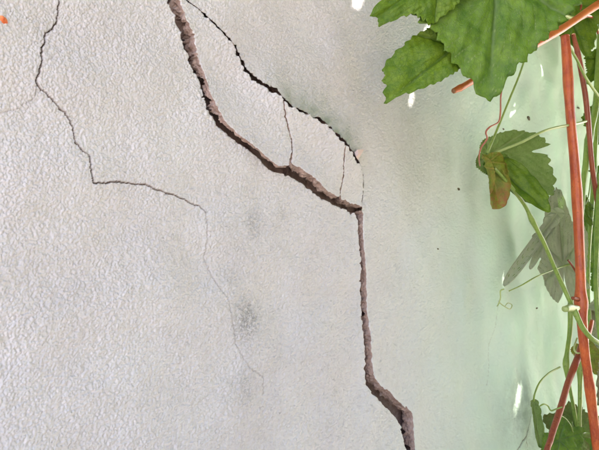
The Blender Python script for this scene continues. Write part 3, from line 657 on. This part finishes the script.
# --- canes, shoots, tendrils (pixels, distance from the wall in metres)
def down(p, z): return Vector((p.x + .02, p.y, z))
base_pt = at(603, 500, .125)
tube('cane', [(565, 36, .150), (567, 62, .149), (570, 110, .147), (576, 180, .144), (580, 260, .140), (581, 302, .139), (584, 345, .136), (590, 390, .132), (597, 450, .128), base_pt, down(base_pt, .35), down(base_pt, -.02)],
     [8.6, 8.8, 8.8, 9, 9.2, 10, 9, 8.8, 8.6, 8.5, 9, 10], S_RED, VINE, 14, 24, nodes=((5, .28), (1.5, .08), (3.2, .10), (7, .14)), cut=S_CUT, rough=.03).__setitem__('label', 'thick red cane rising up the right side')
tube('cane', [(573, 34, .10), (577, 50, .10), (582, 75, .10), (586, 100, .10), (589, 130, .098), (592, 165, .095), (597, 200, .09), (603, 240, .09)], [4, 5, 5.4, 5, 5, 4.5, 4.5, 4.5], S_DARKRED, VINE, 8, 10, cut=S_CUT).__setitem__('label', 'thin red brown cane behind the thick one')
CA = at(640, -22, .17)
tube('cane', [CA + Vector((.30, -.03, .26)), CA + Vector((.12, -.01, .09)), CA, (599, 4, .185), (565, 27, .185), (528, 49, .175), (500, 65, .165), (476, 79, .155), (464, 86, .15), (453.5, 91, .145)], [9, 8.5, 8, 7.6, 7.4, 6.8, 6.4, 6.2, 6.6, 5.2], S_ORANGE, VINE, 8, 14, nodes=((8.4, .18), (4.2, .1)), cut=S_CUT).__setitem__('label', 'orange cane slanting behind the largest leaf to a snapped end')
tube('cane', [(586, 333, .120), (580, 352, .117), (569, 380, .113), (560, 410, .110), (551, 438, .107), (546, 470, .105), down(at(543, 500, .1), .3), down(at(543, 500, .1), -.02)], [5.5, 6.4, 6.4, 6.2, 6, 6, 7, 8], S_DARKRED, VINE, 8, 12, nodes=((0.8, .25),)).__setitem__('label', 'dark red cane slanting down to the left')
tube('side_twig', [(584, 345, .133), (589, 332, .132), (592, 321, .131)], [5, 4.6, 4], S_RED, VINE, 6, 10, cut=S_CUT)
tube('side_twig', [(581, 300, .139), (577, 299, .137), (572.5, 298, .134)], [6, 4, 3.4], S_DARKRED, VINE, 6, 10)
tube('shoot', [(601, 20, .09), (599, 60, .09), (596, 105, .088), (589, 140, .085), (584, 180, .08), (581, 215, .078), (574, 255, .076), (571, 285, .074), (570, 330, .07), (566, 364, .066), (570, 388, .066), (574, 410, .066), (578, 440, .064), (579, 480, .06)],
     [6, 6.4, 6.4, 6, 5.6, 5, 5, 5, 4.8, 4.2, 3.6, 3.6, 3.6, 3.6], S_GREEN, VINE, 8, 10, nodes=((3, .3), (9, .55)))
tube('shoot', [(597, 85, .06), (596, 130, .06), (594, 170, .06), (592, 205, .058), (589, 245, .056), (588, 290, .055), (590, 330, .055), (590, 350, .055)], [4, 4.2, 4.4, 4.2, 4, 3.6, 3.4, 3], S_GREEN, VINE, 8, 10, nodes=((2, .4),))
tube('shoot', [(580, 346, .09), (580, 372, .088), (580, 400, .085), (579, 435, .08), (580, 480, .078)], [3.8, 4, 4, 4, 4], S_GREEN, VINE, 8, 10, nodes=((1, .5), (3, .3)))
tube('shoot', [(494, 168, .095), (507, 182, .10), (524, 204, .105), (532, 220, .11), (545, 245, .115), (556, 271, .12), (568, 297, .13), (575, 312, .145), (585, 331, .155), (599, 343, .165), (625, 352, .17)],
     [3.4, 3.6, 3.8, 4.2, 4, 4, 4.2, 4.8, 5.2, 5.6, 6], S_GREEN, VINE, 8, 10, nodes=((3, .35), (7, .3)))
tube('shoot', [CA + Vector((.12, -.01, .09)), (630, -105, .18), (560, -114, .2), (480, -130, .2), (420, -150, .21), (380, -200, .22)], [5, 4.6, 4.2, 3.8, 3.4, 3], S_GREEN, VINE, 8, 10, nodes=((2, .3), (3, .3)))
tube('shoot', [(604, 150, .10), (599, 190, .10), (597, 240, .10), (596, 290, .10), (600, 340, .10)], [4, 4.4, 4.4, 4.2, 4], S_GREEN, VINE, 8, 10, nodes=((2, .3),))
tube('bud_stub', [(577, 308, .142), (570, 308, .142), (565, 309, .142)], [6, 7.5, 6.5], S_LIGHT, VINE, 6, 10, rough=.10)
tube('shoot', [(559, 12, .105), (568, 17, .105), (580, 21, .105), (600, 31, .11), (620, 40, .11)], [4.2, 4, 4, 4.4, 4.6], S_LIGHT, VINE, 6, 10)
tube('shoot', [(569, 46, .12), (577, 60, .12), (586, 78, .12), (599, 97, .12), (612, 115, .12)], [2.4, 2.6, 2.8, 3, 3], S_GREEN, VINE, 6, 8)
tube('shoot', [(527, 52, .13), (519, 76, .12), (508, 103, .11), (497, 130, .10), (487, 153, .09)], [2, 2, 2.2, 2.4, 3], S_GREEN, VINE, 8, 8)
tube('tendril', [(514, 62, .16), (505, 78, .155), (501, 95, .15), (500.5, 112, .145), (498.5, 122, .14), (490, 127, .135), (486, 132, .13), (487, 139, .125), (481, 148, .115), (479, 158, .105), (480, 166, .095)], [1.8, 1.8, 1.7, 1.7, 1.7, 1.8, 1.8, 1.8, 1.6, 1.4, 1.2], S_TEND, VINE, 8, 8)
tube('tendril', [(570, 264, .09), (553, 270, .085), (536, 277, .08), (522, 285, .07), (509, 291, .06)], [1.8, 1.7, 1.6, 1.4, 1.1], S_GREEN, VINE, 8, 8)
tube('tendril', [(504, 289, .05), (500.5, 291, .045), (500.5, 298, .04), (498, 305, .035), (497, 306, .03)], [1.4, 1.4, 1.3, 1.2, 1], S_LIGHT, VINE, 8, 8)
tube('tendril', [(500, 303, .04), (504, 306, .04), (510, 309, .04), (512, 305, .038), (508, 303, .036), (505, 306, .034)], [1.2, 1.1, 1, .9, .8, .8], S_LIGHT, VINE, 8, 8)
tube('tendril', [(562, 407, .115), (556, 409, .11), (551, 410.5, .105), (548, 406, .10), (544, 404, .10), (539, 406.5, .095)], [1.4, 1.4, 1.5, 1.5, 1.4, 1.2], S_GREEN, VINE, 8, 8)
tube('tendril', [(560, 415, .10), (566, 419, .10), (571, 426, .095), (574, 433, .09), (583, 433, .09), (591, 434, .10), (593, 437, .105), (590, 438, .105)], [1.1, 1.1, 1.2, 1.6, 2, 2, 1.8, 1.4], S_GREEN, VINE, 8, 8)
tube('tendril', [(578, 2, .12), (581, 5, .12), (580.5, 10, .12)], [2, 2, 1.6], S_DARKRED, VINE, 6, 8)
tube('tendril', [(582, 19, .125), (588, 16.5, .13), (594, 19, .13), (596, 26, .13), (598, 34, .13)], [2, 2.2, 2.4, 2.4, 2], S_DARKRED, VINE, 6, 8)
tube('tendril', [(568, 260, .11), (573, 267, .115), (577, 274, .125), (580, 280, .135)], [2, 2, 2.2, 2.4], S_DARKRED, VINE, 6, 8)
tube('tendril', [(592, 165, .06), (590, 185, .06), (588, 198, .06), (585, 205, .06)], [1.4, 1.3, 1.2, 1], S_GREEN, VINE, 6, 8)
tube('tendril', [(577, 338, .12), (574, 348, .12), (577, 353, .125), (583, 352, .13)], [1.6, 1.8, 1.8, 1.4], S_LIGHT, VINE, 6, 8)

# ------------------------------------------------------------------ leafy canopy overhead that shades the wall; sun slips through a few gaps; outer leaves added to block light
def canopy():
    S = np.array(SUN); e1 = np.cross(S, [0, 0, 1.0]); e1 /= np.linalg.norm(e1); e2 = np.cross(S, e1)
    HZ = CZ + 1.22
    flecks = [((358, 1), .0062), ((413, 97), .0030), ((542, 70), .0065), ((514, 116), .0105), ((505.5, 277), .0055), ((514, 402), .0066), ((428.5, 30), .004)]
    holes = np.array([[np.dot(np.array(at(px, py)), e1), np.dot(np.array(at(px, py)), e2)] for (px, py), r in flecks]); hr = np.array([r for f, r in flecks])
    # what has to lie in shade, seen from the sun
    cs = []
    for px in np.linspace(-60, 680, 17):
        for py in np.linspace(-70, 520, 12):
            for off in (0.0, .32):
                if px > 600: 
                    p = np.array(at(600, py, off)) + np.array([(px - 600) * .01, 0, 0])
                else: p = np.array(at(px, py, off))
                cs.append((p @ e1, p @ e2))
    cs = np.array(cs); lo = cs.min(0) - .08; hi = cs.max(0) + .08
    st = 0.004; nx, ny = int((hi[0] - lo[0]) / st), int((hi[1] - lo[1]) / st)
    gx = lo[0] + (np.arange(nx) + .5) * st; gy = lo[1] + (np.arange(ny) + .5) * st
    cov = np.zeros((nx, ny), bool)
    for h, r in zip(holes, hr): cov |= ((gx[:, None] - h[0]) ** 2 + (gy[None] - h[1]) ** 2) < (r + .002) ** 2
    r_ = np.random.default_rng(5); leaves = []
    no = 16; ta = np.linspace(0, 2 * math.pi, no, endpoint=False); lobed = 1.0 + .10 * np.cos(5 * ta) + .05 * np.cos(ta)
    def put(c, R):
        leaves.append((c[0], c[1], R))
        i0, i1 = max(0, int((c[0] - R - lo[0]) / st)), min(nx, int((c[0] + R - lo[0]) / st) + 1); j0, j1 = max(0, int((c[1] - R - lo[1]) / st)), min(ny, int((c[1] + R - lo[1]) / st) + 1)
        cov[i0:i1, j0:j1] |= ((gx[i0:i1, None] - c[0]) ** 2 + (gy[None, j0:j1] - c[1]) ** 2) < (R * .76) ** 2
    def ok(c, R): return (np.hypot(holes[:, 0] - c[0], holes[:, 1] - c[1]) > R * 1.16 + hr).all()
    for _ in range(500):
        c = lo + r_.random(2) * (hi - lo); R = r_.uniform(.045, .07)
        if ok(c, R): put(c, R)
    for it in range(6000):
        un = np.argwhere(~cov)
        if len(un) == 0: break
        i, j = un[r_.integers(len(un))]; tgt = np.array([gx[i], gy[j]])
        for R in (.06, .045, .03, .02, .013, .009):
            done = False
            for _ in range(24):
                a = r_.random() * 6.283; c = tgt + np.array([math.cos(a), math.sin(a)]) * R * .70 * math.sqrt(r_.random() * .8 + .2)
                if ok(c, R): put(c, R); done = True; break
            if done: break
        else: cov[i, j] = True
    outer = []
    for _ in range(2700):                                # added unseen leaf roof that keeps overhead sky light off the wall
        outer.append((np.array([r_.uniform(-.75, 4.0), r_.uniform(-1.9, -.02), HZ + r_.uniform(.1, .4)]), r_.uniform(.07, .12)))
    for _ in range(1150):                                # added unseen leaf curtain, blocks frontal light so it comes from the left
        outer.append((np.array([r_.uniform(-.5, 2.9), r_.uniform(-2.3, -1.9), r_.uniform(.05, HZ + .3)]), r_.uniform(.08, .13)))
    lobed2 = 1.0 + .20 * np.cos(5 * ta) + .10 * np.cos(ta)
    V = []; F = []
    for p, R in outer:
        n = r_.normal(0, .45, 3) + (S if p[2] > HZ + .09 else np.array([.2, -.9, .3])); n /= np.linalg.norm(n); q1 = np.cross(n, [0.3, .2, 1]); q1 /= np.linalg.norm(q1); q2 = np.cross(n, q1)
        tt = (np.dot(p, e1), np.dot(p, e2))
        if not (np.hypot(holes[:, 0] - tt[0], holes[:, 1] - tt[1]) > R * 1.3 + hr).all(): continue
        k = len(V); V.append(p); rot = r_.random() * 6.28
        for q in range(no): V.append(p + R * lobed2[q] * (q1 * math.cos(ta[q] + rot) + q2 * math.sin(ta[q] + rot)) - n * R * .12)
        F += [(k, k + 1 + q, k + 1 + (q + 1) % no) for q in range(no)]
    for (a, b, R) in leaves:
        hgt = HZ + r_.uniform(0, .12)
        p = e1 * a + e2 * b; t = (hgt - p[2]) / S[2]; p = p + S * t
        n = S + r_.normal(0, .16, 3); n /= np.linalg.norm(n); q1 = np.cross(n, [0.3, .2, 1]); q1 /= np.linalg.norm(q1); q2 = np.cross(n, q1)
        k = len(V); V.append(p)
        rot = r_.random() * 6.28
        for q in range(no): V.append(p + R * lobed[q] * (q1 * math.cos(ta[q] + rot) + q2 * math.sin(ta[q] + rot)) - n * R * .12)
        F += [(k, k + 1 + q, k + 1 + (q + 1) % no) for q in range(no)]
    me = np_mesh('canopy_and_blocker_leaves', V, F)
    m = bpy.data.materials.new('leaf_canopy'); m.use_nodes = True; n, l = m.node_tree.nodes, m.node_tree.links
    n.remove(n['Principled BSDF'])
    co = n.new('ShaderNodeTexCoord').outputs['Object']
    df = n.new('ShaderNodeBsdfDiffuse'); l.new(mix(n, l, ramp(n, l, noise(n, l, co, 9.0, 1), .35, .65), (0.06, 0.12, 0.03), (0.10, 0.17, 0.045)), df.inputs[0])
    tr = n.new('ShaderNodeBsdfTranslucent'); tr.inputs[0].default_value = (0.40, 0.50, 0.29, 1)
    ms = n.new('ShaderNodeMixShader'); ms.inputs[0].default_value = .5
    l.new(df.outputs[0], ms.inputs[1]); l.new(tr.outputs[0], ms.inputs[2]); l.new(ms.outputs[0], n['Material Output'].inputs[0])
    o = link('canopy_and_blocker_leaves', me, m, VINE); o['kind'] = 'stuff'
    
canopy()
